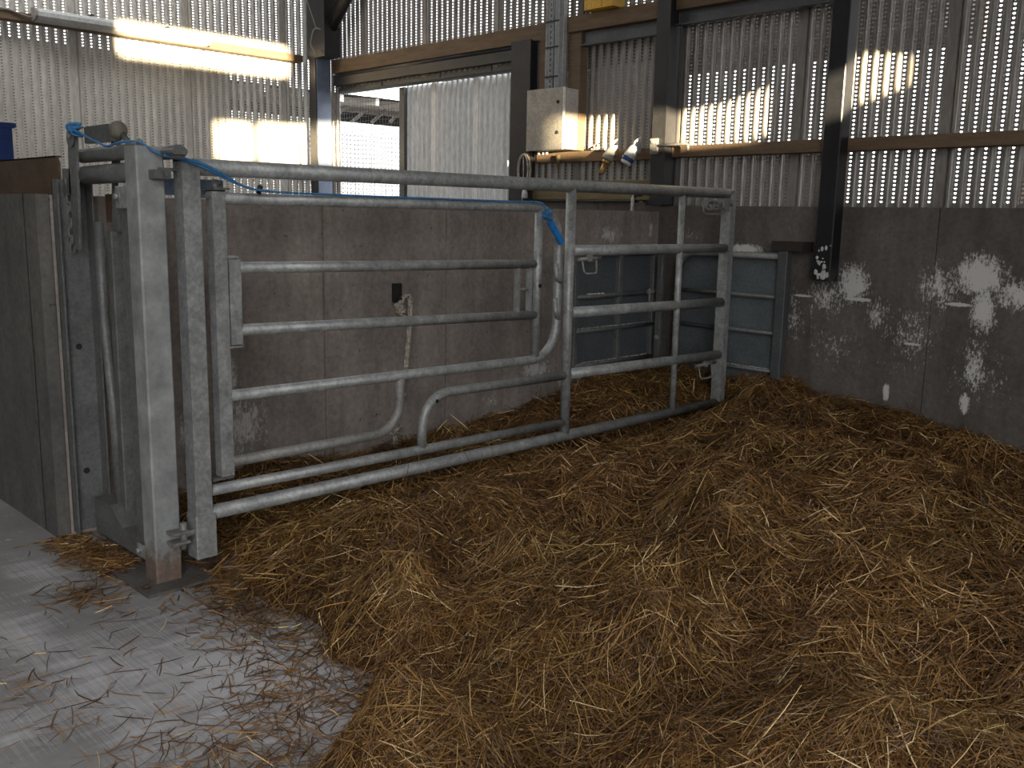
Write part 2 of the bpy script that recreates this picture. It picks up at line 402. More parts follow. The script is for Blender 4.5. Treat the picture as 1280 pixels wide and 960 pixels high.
# door: sliding leaf, track, head
leaf = cladding(-7.72, -6.0, .03, 2.76, lambda u, d, z: (u, 6.17-d, z), plain_every=8, phase=3)
dl = leaf.build('door_1', 'clad_white', org=(-7, 6.17, 0)); struct(dl)
MB().box((-7.80, 6.13, .02), (-7.72, 6.19, 2.75)).build('door_edge_strip', 'grey_steel', dl)
tr = MB(); tr.box((-8.72, 6.04, 2.80), (-6.02, 6.12, 2.93)); tr.prism([(6.035, 2.82), (6.035, 2.765), (6.06, 2.75), (6.12, 2.75), (6.12, 2.82)], 0, -8.72, -6.02)
for x in (-8.0, -7.1, -6.4): tr.box((x, 6.025, 2.77), (x+.05, 6.04, 2.86))
struct(tr.build('trim_1', 'grey_steel'))
hd = MB(); hd.box((-8.72, 5.97, 2.82), (-6.02, 6.03, 2.905)); hd.tube([(-8.72, 5.985, 2.925), (-6.02, 5.985, 2.925)], .025, 10)
struct(hd.build('trim_2', 'dark_steel'))
# dark reveal beside the stanchion
struct(MB().box((-5.93, 6.08, 0), (-5.66, 6.1, 2.8)).build('trim_3', 'out_dark'))

# ------------------------------------------------------------------ steel columns and timber rails
def h_column(name, label, x0, x1, y0, y1, z0, z1, mat, web='x', t=.014):
    """H section; flanges face -y/+y when web='y', +-x when web='x'"""
    m = MB()
    if web == 'y':
        m.box((x0, y0, z0), (x1, y0+t, z1)); m.box((x0, y1-t, z0), (x1, y1, z1)); xm = (x0+x1)/2; m.box((xm-t/2, y0+t, z0), (xm+t/2, y1-t, z1))
    else:
        m.box((x0, y0, z0), (x0+t, y1, z1)); m.box((x1-t, y0, z0), (x1, y1, z1)); ym = (y0+y1)/2; m.box((x0+t, ym-t/2, z0), (x1-t, ym+t/2, z1))
    r = thing(name, label, 'column', ((x0+x1)/2, (y0+y1)/2, z0))
    m.build('column_shaft', mat, r); return r
def box_col(x0, x1, y0, y1, z0, z1): return MB().box((x0, y0, z0), (x1, y1, z1), .006)
c = h_column('steel_column', 'steel corner column beside the bright doorway, with a diagonal brace rising from it', -8.81, -8.70, 5.757, 5.927, 0, ZR-.02, 'blue_grey', 'x')
MB().box((-8.80, 5.772, .02), (-8.703, 5.914, ZR-.03)).build('column_casing', 'blue_grey', c)
MB().box((-8.83, 5.745, 0), (-8.712, 5.756, 4.9)).build('shaded_face_plate', 'dark_steel', c)  # dark plate over the column's shaded face, its shade put into the colour
MB().box((-8.85, 5.74, 3.08), (-8.53, 5.93, 4.6)).build('knee_plate', 'dark_steel', c)
m = MB(); m.tube([(-8.76, 5.86, 3.2), (-7.0, 5.86, 4.9)], .065, 10); m.build('diagonal_brace', 'dark_steel', c)
m = MB(); m.tube(fillet([(-8.6, 5.69, 3.1), (-8.7, 5.68, 3.2), (-8.63, 5.68, 3.36), (-8.52, 5.69, 3.33)], .06), .006, 8)
m.tube([(-8.6, 5.69, 3.35), (-8.85, 5.69, 3.8)], .005, 8); m.build('loose_wire', 'grey_plastic', c)
# timber packing wire loop under it
w = MB(); w.tube(fillet([(-8.97, 5.70, 2.25), (-8.93, 5.70, 2.02), (-8.97, 5.70, 1.93), (-8.92, 5.70, 1.72), (-8.99, 5.7, 1.66)], .05), .006, 8); w.build('hanging_cable', 'grey_plastic', c)
c = h_column('steel_column', 'dark steel column at the pen corner, with a bolted gate rod across it', -4.40, -4.28, 5.84, 5.99, 1.6, ZR-.02, 'dark_steel', 'y')
MB().box((-4.392, 5.856, 1.605), (-4.283, 5.975, ZR-.03)).build('column_casing', 'dark_steel', c)
m = MB(); m.box((-4.395, 5.815, 1.973), (-4.335, 5.839, 2.085)); bolt(m, (-4.365, 5.815, 2.06), 1, .012, -.012); bolt(m, (-4.365, 5.815, 2.0), 1, .012, -.012)
m.build('rod_clamp', 'galv_dirty', c)
m = MB(); m.tube(fillet([(-4.335, 5.825, 2.032), (-4.10, 5.88, 2.04), (-4.10, 5.88, 1.99)], .02), .011, 8); m.build('gate_rod', 'galv_dirty', c)
c = thing('steel_column', 'dark box column on the back wall, cut short above white splashed concrete', 'column', (-2.965, 5.89, 1.115))
M['black_steel'] = mottled('black_painted_steel', (.011, .012, .015), (.02, .021, .025), 5, .4, .1, b=.05); box_col(-3.025, -2.905, 5.83, 5.952, 1.117, ZR-.02).build('column_shaft', 'black_steel', c)
sp = MB(); 
for i in range(46):
    z = 1.13+abs(random.gauss(0, .1)); x = -2.965+random.gauss(0, .03)
    x = min(max(x, -3.015), -2.915); r = random.uniform(.003, .012) if i else .022
    sp.ball((x, 5.8295, z), r, 8, 5, (1, .12, random.uniform(.8, 1.8)))
M['lime'] = plain('lime_splash', (.58, .57, .545), .9)
tag_ = sp.build('lime_splash', 'lime', c); tag_['kind'] = 'stuff'; 
c = h_column('steel_column', 'dark steel door stanchion between the white sliding door and the control cabinet', -5.93, -5.70, 5.86, 5.945, 0, 2.945, 'dark_steel', 'y')
MB().box((-5.92, 5.875, .02), (-5.71, 5.93, 2.94)).build('column_casing', 'dark_steel', c)

def rail(label, a, b, mat='timber', name='timber_rail', cat='timber rail'):
    org = tuple((p+q)/2 for p, q in zip(a, b)); org = (org[0], org[1], min(a[2], b[2]))
    return tag(MB().box(a, b, .004).build(name, mat, org=org), label, cat)
rail('timber rail on the pale cladding, carrying the frosted strip light', (XL+.012, -3, 3.044), (-8.89, 5.71, 3.118))
rail('timber head beam over the sliding doorway', (-8.70, 5.948, 2.94), (-5.545, 6.01, 3.078))
rail('timber beam with the yellow box on top', (-5.335, 5.9, 2.955), (-4.403, 6.01, 3.08))
rail('high timber beam between the corner column and the dark box column', (-4.277, 5.9, 2.99), (-3.03, 6.01, 3.12))
rail('high timber beam beyond the dark box column', (-2.90, 5.9, 2.99), (3.9, 6.01, 3.12))
rail('timber rail behind the two hanging sockets, under the control cabinet', (-5.69, 5.95, 1.945), (-4.403, 6.01, 2.03))
rail('lower timber rail between the corner column and the dark box column', (-4.277, 5.93, 1.952), (-3.03, 6.01, 2.035))
rail('lower timber rail beyond the dark box column', (-2.90, 5.93, 1.952), (3.9, 6.01, 2.035))
rail('upright timber jamb between the stanchion and the cable trays', (-5.655, 5.92, 2.034), (-5.56, 6.01, 2.938))
rail('upright timber jamb beside the cable trays, on their cladding side', (-5.33, 5.92, 2.035), (-5.20, 6.01, 2.953))
rail('olive weathered plank above the block wall behind the pen', (-5.77, 5.93, 1.64), (-4.41, 6.01, 1.79), 'timber_olive', 'plank', 'plank')
tag(MB().box((-5.195, 5.95, 2.84), (-4.403, 5.962, 2.95)).box((-5.195, 5.90, 2.84), (-4.403, 5.95, 2.85)).build('steel_angle', 'grey_steel', org=(-4.85, 5.93, 2.84)), 'grey steel angle under the beam that carries the yellow box', 'steel angle')  # plain steel angle, set just clear of the beam above
tag(MB().box((-4.277, 5.95, 2.885), (-3.03, 5.962, 2.985)).box((-4.277, 5.90, 2.885), (-3.03, 5.95, 2.895)).build('steel_angle', 'grey_steel', org=(-3.6, 5.93, 2.885)), 'grey steel angle between the corner column and the dark box column', 'steel angle')

# ------------------------------------------------------------------ outside, seen through the doorway and the perforations
m = MB(); m.box((-7.4, 8, 3.06), (-3.22, 9, 3.5)); m.box((-7.4, 8, 0), (-4.0, 8.2, 2.1)); m.box((-9.3, 8, 0), (-6.05, 8.2, 3.5)); m.box((-2.72, 8.6, 0), (3, 8.8, 2.45))
struct(m.build('exterior_wall_back', 'out_dark'))
m = MB(); m.box((-12.3, -8, 0), (-12, 6.5, 3.38)); struct(m.build('exterior_wall_side', 'out_dark'))
struct(cladding(6.6, 16, 0, 2.93, lambda u, d, z: (-12.9+d, u, z), holes=(6.5, 13, 1.5, 2.8), plain_every=99, hz=.07, hs=(.0138, .021), phase=1).build('exterior_wall_bright', 'clad_white'))
struct(MB().box((-13.6, 6.6, 0), (-13.5, 16, 2.75)).build('exterior_wall_inner', 'out_dark'))
rf = MB(); rf.add([(-12.9, 6.6, 3.36), (-12.9, 18, 3.36), (-21, 18, 4.2), (-21, 6.6, 4.2)], [(0, 1, 2, 3)])
rf.box((-21.1, 6.6, 0), (-21, 18, 4.2))
struct(rf.build('exterior_roof', 'roof_sheet'))
PALE_BARS = [((-15.5, a, b), (-15.5, c_, d_)) for a, b, c_, d_ in ((10.55, 3.2, 11.15, 3.73), (11.0, 3.2, 11.78, 3.79), (11.5, 3.25, 12.04, 3.68), (11.96, 3.3, 12.4, 3.7), (10.4, 3.58, 11.65, 3.75), (12.6, 3.3, 13.2, 3.8))]  # slanting pale bars under the outside roof
r2 = MB()
for i in range(16):
    y = 6.9+i*.7
    r2.add([(-12.95, y, 3.24), (-12.95, y+.06, 3.24), (-20.9, y+.06, 4.06), (-20.9, y, 4.06), (-12.95, y, 3.35), (-12.95, y+.06, 3.35), (-20.9, y+.06, 4.17), (-20.9, y, 4.17)], [(0, 1, 2, 3), (4, 5, 6, 7), (0, 1, 5, 4), (1, 2, 6, 5), (2, 3, 7, 6), (3, 0, 4, 7)])
r2.box((-16.05, 6.6, 3.48), (-15.95, 18, 3.56))
for a, b in PALE_BARS: r2.tube([a, b], .035, 6)
struct(r2.build('exterior_rafters', 'rafter'))
struct(MB().box((20, -12.5, 0), (20.3, -6.55, 3.95)).box((20, -12.5, 3.95), (20.3, -7.6, 5.35)).build('exterior_sun_block', 'out_dark'))  # unseen wall added to keep direct sun out of the doorway
# wire mesh across the doorway
m = MB()
for i in range(30):
    x = -9.35+i*.05
    if x < -7.9: m.box((x, 6.30, .02), (x+.003, 6.303, 2.78))
for i in range(56): m.box((-9.35, 6.297, .03+i*.05), (-7.9, 6.300, .033+i*.05))
tag(m.build('wire_mesh', 'grey_steel', org=(-8, 6.3, 0)), 'fine square wire mesh across the open half of the doorway', 'mesh screen')

# ------------------------------------------------------------------ electrical
c = thing('control_cabinet', 'steel control cabinet on the back wall, its lower half in sunlight', 'cabinet', (-5.5, 5.95, 2.02))
k = .965
MB().box((-5.60, 5.745, 2.035), (-5.20, 5.916, 2.508), .006).build('cabinet_body', 'cab', c)
dr = MB().box((-5.605, 5.728, 2.03), (-5.197, 5.744, 2.512), .004).build('cabinet_door', 'cab', c)
for z in (2.40, 2.165):
    m = MB(); m.disc((-5.255, 5.728, z), 1, .014, -.006, 14); m.box((-5.259, 5.719, z-.008), (-5.251, 5.722, z+.008)); m.build('lock', 'dark_steel', dr)
for x in (-5.56, -5.51, -5.47): MB().disc((x, 5.84, 2.034), 2, .012, -.03, 10).build('cable_gland', 'white_plastic', c)
for n, (x0, x1, lab) in enumerate(((-5.54, -5.435, 'broad galvanised cable tray rising from the cabinet, next to the upright jamb by the stanchion'), (-5.40, -5.345, 'narrow perforated cable tray rising from the cabinet, beside the broad tray'))):
    c = thing('cable_tray', lab, 'cable tray', ((x0+x1)/2, 5.92, 2.51), 'cable trays over the control cabinet')
    m = MB(); m.box((x0, 5.905, 2.512), (x1, 5.91, 5.1)); m.box((x0, 5.87, 2.512), (x0+.004, 5.905, 5.1)); m.box((x1-.004, 5.87, 2.512), (x1, 5.905, 5.1))
    m.build('tray_channel', 'tray', c)
    m = MB()
    for i in range(60):
        z = 2.54+i*.043
        m.box((x0+.02, 5.9035, z), (x0+.034, 5.906, z+.025))
    s = m.build('slot', 'dark_steel', c); s['kind'] = 'stuff'
    m = MB(); m.tube([(x1-.022, 5.893, 2.512), (x1-.02, 5.893, 3.4), (x1-.024, 5.893, 5.1)], .011 if n == 0 else .006, 8); m.build('cable', 'black_rubber', c)
    m = MB(); m.tube([(x0+.045, 5.897, 2.512), (x0+.042, 5.897, 3.2), (x0+.045, 5.897, 5.1)], .005, 8); m.build('cable', 'white_plastic', c)
    if n == 0:
        for z in (2.62, 2.85, 3.05): MB().box((x0-.003, 5.865, z), (x1+.04, 5.869, z+.012)).build('cable_tie', 'black_rubber', c)
tag(MB().box((-5.11, 5.83, 3.085), (-4.81, 5.98, 3.42), .012).box((-5.12, 5.82, 3.36), (-4.80, 5.99, 3.44)).box((-4.93, 5.825, 3.09), (-4.925, 5.835, 3.36)).build('storage_box', 'yellow', org=(-4.96, 5.9, 3.085)), 'yellow plastic box standing on the timber beam', 'box')

def socket(label, x, z, ring, tip, tilt):
    c = thing('industrial_socket', label, 'socket', (x, 5.9, z), 'sockets hanging from the timber rail')
    d = Vector((tilt, -.35, -.9)).normalized(); p = Vector((x, 5.9, z))
    m = MB(); m.tube([p+Vector((.02, .04, .075)), p+Vector((.0, .0, .035)), p], [.006, .010, .022], 10); m.build('cable_tail', 'white_plastic', c)
    m = MB(); m.tube([p, p+d*.02, p+d*.07, p+d*.095], [.028, .038, .046, .046], 14); m.build('socket_body', 'grey_plastic' if ring is None else 'white_plastic', c)
    m = MB(); m.tube([p+d*.095, p+d*.125], [.050, .050] if ring else [.034, .03], 14); m.build('collar', ring or 'brass', c)
    m = MB(); m.tube([p+d*.125, p+d*(.15 if ring else .21)], [.044, .04] if ring else [.02, .022], 14); m.build('socket_cap', tip, c)
    MB().box((x-.02, 5.9, z-.05), (x+.02, 5.952, z+.03), .004).build('mounting_block', 'grey_plastic', c)
socket('grey socket with a brass-coloured end, the one nearer the control cabinet', -4.83, 2.03, None, 'brass', -.18)
socket('white socket with a dark blue ring, nearer the corner column', -4.60, 2.04, 'socket_blue', 'white_plastic', -.35)
# lead coil hanging under the cabinet
c = thing('cable_coil', 'coil of pale lead with a white plug hanging below the control cabinet', 'cable coil', (-5.74, 5.86, 1.70))
m = MB()
for a, b, dx in ((.066, .135, 0), (.055, .125, .006), (.06, .13, -.006)):
    m.tube([(-5.74+dx+a*math.cos(t*math.pi/14), 5.855+dx*2, 1.885+b*math.sin(t*math.pi/14)) for t in range(28)], .0065, 8, closed=True)
m.tube([(-5.76, 5.86, 2.01), (-5.745, 5.85, 1.86), (-5.765, 5.86, 1.60)], .005, 8)
m.build('coiled_lead', 'rope', c)
m = MB(); m.tube([(-5.70, 5.85, 1.80), (-5.72, 5.84, 1.74), (-5.715, 5.84, 1.72)], .005, 8); m.tube([(-5.715, 5.84, 1.72), (-5.715, 5.84, 1.69), (-5.715, 5.84, 1.65)], [.014, .026, .03], 12); m.build('plug', 'white_plastic', c)
c = tag(MB().tube([(-5.42, 5.93, 2.0), (-5.42, 5.925, 1.985), (-5.42, 5.925, 1.94), (-5.415, 5.93, 1.86)], [.018, .02, .012, .004], 10).build('hanging_strap', 'timber_olive', org=(-5.42, 5.93, 1.86)), 'short frayed strap nailed to the timber under the cabinet', 'strap')
c = tag(MB().tube([(-5.05, 5.945, 2.032), (-5.05, 5.945, 2.07), (-5.02, 5.945, 2.08), (-5.0, 5.945, 2.06), (-5.0, 5.945, 2.032)], .009, 8).box((-5.065, 5.93, 2.03), (-4.985, 5.96, 2.038)).build('pipe_clip', 'galv', org=(-5.02, 5.945, 2.03)), 'small bright pipe clip on the timber rail between cabinet and sockets', 'clip')
c = thing('water_pipe', 'black pipe with a short white down-pipe along the block wall top', 'pipe', (-4.8, 5.92, 1.6))
MB().tube(fillet([(-5.7, 5.915, 1.628), (-4.62, 5.915, 1.63), (-4.50, 5.80, 1.672), (-4.44, 5.80, 1.675)], .05), .012, 10).build('black_hose', 'black_rubber', c)
MB().tube(fillet([(-4.50, 5.82, 1.672), (-4.54, 5.82, 1.665), (-4.545, 5.82, 1.52)], .03), .013, 10).build('white_pipe', 'white_plastic', c)

# strip light on the side cladding
c = thing('strip_light', 'long frosted strip light on the pale corrugated cladding', 'strip light', (-8.85, 3.8, 3.1))
prof = [(-8.885, 3.05), (-8.80, 3.062), (-8.772, 3.09), (-8.772, 3.125), (-8.80, 3.155), (-8.885, 3.168)]
MB().prism(prof, 1, 3.05, 4.60).build('lamp_cover', 'tube_cover', c)
for y in (3.03, 4.60): MB().prism([(x-(0 if i in (0, 5) else -.004), z) for i, (x, z) in enumerate(prof)], 1, y, y+.02).build('end_cap', 'grey_plastic', c)
for y in (3.5, 4.2): MB().box((-8.89, y, 3.165), (-8.80, y+.03, 3.175)).build('clip', 'grey_steel', c)
# lead clipped along the timber to the lamp
m = MB().tube([(-8.885, 2.2, 3.13), (-8.883, 2.6, 3.132), (-8.88, 2.85, 3.122), (-8.87, 3.0, 3.085), (-8.86, 3.04, 3.085)], .007, 8); m.build('supply_cable', 'grey_plastic', c)

# ------------------------------------------------------------------ brown sheet and blue container on the front wall
c = thing('sheet_board', 'brown rusty sheet fixed along the top of the concrete wall end', 'sheet', (-5.5, 1.625, 1.5))
MB().prism([(-8.6, 1.5), (-4.515, 1.5), (-4.515, 1.70), (-4.54, 1.728), (-8.6, 1.728)], 1, 1.613, 1.622).build('board', 'brown_board', c)
m = MB(); m.box((-8.6, 1.613, 1.722), (-4.545, 1.64, 1.729)); m.build('folded_edge', 'rust', c)
c = thing('storage_bin', 'royal blue plastic bin showing above the brown sheet', 'bin', (-7.55, 2.0, 0))
m = MB(); m.prism([(-7.86, 0), (-7.24, 0), (-7.20, 2.03), (-7.90, 2.03)], 1, 1.72, 2.28); m.build('bin_body', 'blue_plastic', c)
m = MB(); m.box((-7.92, 1.70, 2.03), (-7.175, 2.30, 2.065), .01); m.build('bin_rim', 'blue_plastic', c)

# ================================================================== CALVING GATE
XG = -3.53
G = thing('calving_gate', 'long galvanised pipe gate with an opening side panel, hung on the near post', 'gate', (XG, 1.74, .085))
def gt(pts, r, name, parent, mat='galv', n=14, dx=0):
    return MB().tube([(XG+dx, y, z) for y, z in pts], r, n).build(name, mat, parent)
m = MB(); m.hollow((XG-.04, 1.70, .15), (XG+.035, 1.772, 1.688), .007); m.box((XG-.045, 1.695, .088), (XG+.043, 1.785, .27), .005); m.box((XG-.04, 1.70, 1.682), (XG+.035, 1.772, 1.69))
st = m.build('hinge_stile', 'galv', G)
gt([(1.765, 1.664), (5.56, 1.672)], .0335, 'top_rail', G)
gt([(1.765, .262), (5.535, .248)], .031, 'bottom_rail', G)
gt([(1.765, .357), (3.97, .334)], .024, 'low_rail', G)
gt([(3.976, 1.66), (3.976, .255)], .0285, 'upright', G)
gt([(5.025, 1.66), (5.025, .255)], .0205, 'upright', G, dx=.004)
m = MB(); m.hollow((XG-.042, 5.545, .255), (XG+.032, 5.603, 1.688), .006); m.box((XG-.042, 5.545, 1.683), (XG+.032, 5.603, 1.689)); m.build('end_stile', 'galv', G)
for za, zb in ((1.316, 1.312), (.967, .947), (.614, .585)):
    gt([(3.99, za), (5.55, zb)], .0305, 'rail', G)
MB().tube(fillet([(XG, 3.97, .608), (XG, 2.915, .62), (XG, 2.911, .36)], .17), .024, 14).build('curved_rail', 'galv', G)
# opening side panel
S = bpy.data.objects.new('side_panel', None); COL.objects.link(S); S.parent = G; S['_o'] = G['_o']; S.empty_display_size = .1
m = MB(); m.hollow((XG-.028, 1.825, .41), (XG+.024, 1.882, 1.578), .006); m.box((XG-.028, 1.825, 1.573), (XG+.024, 1.882, 1.579)); m.build('stile', 'galv', S)
MB().tube(fillet([(XG, 1.875, 1.548), (XG, 3.886, 1.546), (XG, 3.878, .722), (XG, 1.875, .743)], .19, 10), .0245, 14).build('frame_tube', 'galv', S)
gt([(3.722, 1.54), (3.712, .74)], .0235, 'upright', S)
MB().tube(fillet([(XG, 1.875, .463), (XG, 2.772, .463), (XG, 2.776, .73)], .15, 10), .0225, 14).build('lower_bow', 'galv_dirty', S)
m = MB(); m.hollow((XG-.02, 1.888, .957), (XG+.024, 1.94, 1.306), .005); m.box((XG-.03, 1.86, 1.31), (XG+.03, 1.93, 1.318)); m.box((XG-.03, 1.865, .945), (XG+.03, 1.94, .953)); m.tube([(XG, 1.885, 1.31), (XG, 1.885, 1.335)], .012, 8)
m.build('flap_stile', 'galv', S)
gt([(1.935, 1.27), (3.69, 1.247)], .0245, 'flap_rail', S); gt([(1.935, 1.014), (3.70, .972)], .0245, 'flap_rail', S)
for y in (3.563, 3.655): MB().box((XG-.012, y-.011, .985), (XG+.012, y+.011, 1.235)).build('flap_bar', 'galv', S)
gt([(3.55, 1.113), (3.665, 1.113)], .008, 'flap_stay', S)
for za, zb in ((1.245, 1.145), (1.057, .945)):
    m = MB(); P = fillet([(XG+.03, 3.832, za), (XG+.035, 3.838, zb+.02), (XG+.02, 3.885, zb)], .04)
    m.tube(P, .013, 8); m.build('hook', 'galv', S)
m = MB(); m.box((XG-.012, 1.77, 1.545), (XG+.015, 1.9, 1.558)); MB().box((XG-.012, 1.79, .395), (XG+.012, 1.885, .405)).build('panel_hinge', 'galv_dull', S); m.tube([(XG, 1.852, 1.56), (XG, 1.852, 1.62)], .012, 10); m.box((XG-.03, 1.83, 1.58), (XG+.03, 1.90, 1.588)); bolt(m, (XG, 1.86, 1.588), 2, .012, .014)
m.build('panel_hinge', 'galv_dull', S)
MB().disc((XG+.022, 3.716, 1.13), 0, .012, .004, 10).build('bolt_hole', 'black_rubber', S); MB().disc((XG+.02, 2.99, .585), 0, .01, .006, 10).build('bolt_hole', 'black_rubber', G)
MB().box((XG-.095, 1.665, 1.555), (XG-.08, 1.93, 1.62)).box((XG-.09, 1.70, 1.57), (XG-.04, 1.72, 1.61)).build('hinge_plate', 'blue_grey', G)
# latches
def loop(y0, y1, z0, z1, lab):
    m = MB(); m.tube(fillet([(XG+.03, y0, z1-.01), (XG+.045, y0+.005, z0), (XG+.045, y1-.005, z0), (XG+.03, y1, z1)], .025), .006, 8)
    m.tube([(XG+.03, y0-.03, z1-.005), (XG+.03, y1+.04, z1)], .011, 10); m.box((XG+.02, (y0+y1)/2-.015, z1-.018), (XG+.045, (y0+y1)/2+.015, z1+.02))
    return m.build('latch_bolt', 'galv_dirty', G)
loop(4.05, 4.17, 1.185, 1.272, 1); loop(5.27, 5.42, .45, .545, 1)
m = MB()
for i in range(4): m.tube([(XG+.04+.012*math.sin(t*.7+i), 5.28+i*.06+.035*math.cos(t*math.pi/6), 1.592+.028*math.sin(t*math.pi/6)) for t in range(12)], .008, 6, closed=True)
m.tube([(XG+.03, 5.25, 1.615), (XG+.03, 5.55, 1.6)], .012, 8); m.box((XG+.02, 5.44, 1.55), (XG+.05, 5.50, 1.64)); m.tube(fillet([(XG+.035, 5.2, 1.62), (XG+.045, 5.21, 1.535), (XG+.045, 5.44, 1.535), (XG+.035, 5.45, 1.62)], .03), .005, 8)
m.build('latch_chain', 'galv_dirty', G)

# ================================================================== POST
P = thing('gate_post', 'square galvanised post on a bolted floor plate, rusty at its foot', 'post', (-3.585, 1.594, 0))
m = MB(); m.box((-3.64, 1.54, .012), (-3.531, 1.648, 1.732), .006); ps = m.build('post_shaft', None or 'galv', P)
def post_rust():
    mm, nt, p = new_mat('galvanised_post_with_rusty_foot')
    v = coords(nt); c = ramp(nt, noise(nt, v, 9, 5, .65), [(.28, (.2, .21, .205)), (.55, (.34, .355, .345)), (.78, (.5, .515, .5))])
    g = nd(nt, 'ShaderNodeNewGeometry'); sx = nd(nt, 'ShaderNodeSeparateXYZ'); ln(nt, g.outputs['Position'], sx.inputs[0])
    f = mth(nt, 'MULTIPLY', mth(nt, 'SUBTRACT', mth(nt, 'ADD', .02, mth(nt, 'MULTIPLY', noise(nt, v, 22, 5, .7), .3)), sx.outputs['Z']), 14., True)
    c = mix(nt, mth(nt, 'MULTIPLY', f, .8), c, ramp(nt, noise(nt, v, 30, 3), [(.3, (.09, .05, .03)), (.7, (.24, .14, .09))]))
    ln(nt, c, p.inputs['Base Color']); p.inputs['Roughness'].default_value = .55; p.inputs['Metallic'].default_value = .25
    return mm
ps.data.materials[0] = post_rust()
m = MB(); m.box((-3.78, 1.462, 0), (-3.44, 1.74, .013), 0); pl = m.build('base_plate', 'galv_dirty', P)
M['plate'] = mottled('dirty_plate', (.075, .068, .062), (.15, .14, .13), 9, .7, .2, b=.15); pl.data.materials[0] = M['plate']
for x, y in ((-3.745, 1.49), (-3.52, 1.49), (-3.745, 1.71)):
    bolt(MB(), (x, y, .013), 2, .013, .01).build('anchor_bolt', 'rust', pl)
m = MB(); m.tube([(-3.57, 1.56, 1.732), (-3.57, 1.56, 1.75), (-3.562, 1.567, 1.757), (-3.555, 1.574, 1.75), (-3.555, 1.574, 1.732)], .006, 8); m.build('eye_ring', 'galv', P)
for z in (.185,):
    m = MB(); m.box((-3.531, 1.585, z-.012), (-3.47, 1.66, z), .002); m.box((-3.531, 1.585, z+.03), (-3.47, 1.66, z+.042), .002); m.tube([(-3.5, 1.645, z-.04), (-3.5, 1.645, z+.07)], .014, 10); m.tube([(-3.5, 1.645, z+.015), (-3.52, 1.72, z+.02)], .012, 8)
    m.build('hinge_lug', 'galv_dirty', P)
m = MB(); m.box((-3.60, 1.62, 1.645), (-3.52, 1.72, 1.655), .002); m.box((-3.531, 1.585, 1.612), (-3.48, 1.65, 1.645)); bolt(m, (-3.48, 1.625, 1.632), 0, .010, .012); m.build('hinge_lug', 'galv_dull', P)
m = MB(); m.box((-3.75, 1.545, 1.50), (-3.64, 1.555, 1.585), .002); bolt(m, (-3.715, 1.545, 1.545), 1, .012, -.014); m.build('angle_bracket', 'galv', P)
m = MB(); m.box((-3.72, 1.545, .085), (-3.64, 1.556, .135), .002); bolt(m, (-3.695, 1.545, .11), 1, .011, -.01); m.build('foot_bracket', 'galv', P)

# ================================================================== YOKE FRAME
Y = thing('head_yoke', 'galvanised head yoke frame between the pen wall and the square post', 'cattle yoke', (-4.05, 1.66, 0))
MB().tube([(-4.25, 1.62, 1.718), (-3.64, 1.60, 1.718)], .030, 14).build('upper_tube', 'galv_dull', Y)
MB().tube([(-4.25, 1.62, 1.636), (-3.64, 1.60, 1.640)], .039, 14).build('lower_tube', 'galv_dull', Y)
m = MB(); m.box((-4.379, 1.53, .02), (-4.372, 1.675, 1.62)); m.box((-4.379, 1.53, .02), (-4.32, 1.537, 1.62)); m.box((-4.379, 1.668, .02), (-4.30, 1.675, 1.62))
wc = m.build('wall_channel', 'galv_dull', Y)
for z in (.30, .88, 1.36): MB().disc((-4.372, 1.60, z), 0, .014, .004, 12).build('bolt_hole', 'black_rubber', wc)
MB().prism([(-4.285, 1.36), (-4.265, 1.32), (-4.235, 1.32), (-4.22, 1.45), (-4.195, 1.80), (-4.225, 1.845), (-4.265, 1.84), (-4.285, 1.76), (-4.30, 1.6)], 1, 1.575, 1.587).build('latch_plate', 'galv_dull', Y)
m = MB(); m.prism([(-4.09, 1.42), (-4.03, 1.40), (-4.03, 1.62), (-3.995, 1.70), (-3.98, 1.80), (-4.005, 1.84), (-4.05, 1.84), (-4.055, 1.72), (-4.07, 1.6)], 1, 1.665, 1.677); m.build('latch_plate', 'galv_dull', Y)
m = MB(); m.box((-4.27, 1.64, 1.772), (-4.0, 1.663, 1.842)); m.build('latch_hood', 'galv_dull', Y)
MB().disc((-4.24, 1.574, 1.79), 1, .04, -.006, 14).build('pivot_washer', 'galv_dull', Y)
m = MB(); bolt(m, (-4.235, 1.575, 1.80), 1, .014, -.012); m.build('pivot_bolt', 'galv', Y)
m = MB(); m.tube([(-3.76, 1.62, 1.735), (-3.79, 1.62, 1.765), (-3.82, 1.615, 1.79)], .012, 10); lv = m.build('release_lever', 'galv_dull', Y)
M['knob'] = plain('worn_knob', (.16, .15, .11), .6)
MB().ball((-3.845, 1.61, 1.805), .036, 16, 10, (1, 1, 1.05)).build('lever_knob', 'knob', lv)
m = MB(); m.box((-3.50, 1.62, 1.70), (-3.40, 1.68, 1.722), .006); m.tube([(-3.64, 1.66, 1.71), (-3.42, 1.66, 1.712)], .026, 12); m.build('sliding_bar', 'galv_dull', Y); 
m = MB(); m.box((-4.21, 1.69, 1.44), (-4.10, 1.70, 1.56), .002); m.build('rusty_plate', 'rust', Y)
m = MB(); m.tube(fillet([(-4.22, 1.66, 1.44), (-4.22, 1.66, 1.0), (-4.17, 1.66, .62), (-4.14, 1.66, .12)], .5, 8), .022, 12); m.build('neck_bar', 'galv_dull', Y)
m = MB(); m.box((-4.12, 1.65, .1), (-4.07, 1.70, 1.40), .004); m.build('neck_bar', 'galv_dull', Y)
m = MB(); m.hollow((-3.79, 1.58, .06), (-3.69, 1.66, 1.56), .006); m.box((-3.79, 1.58, 1.555), (-3.69, 1.66, 1.562)); m.build('frame_upright', 'galv_dull', Y)
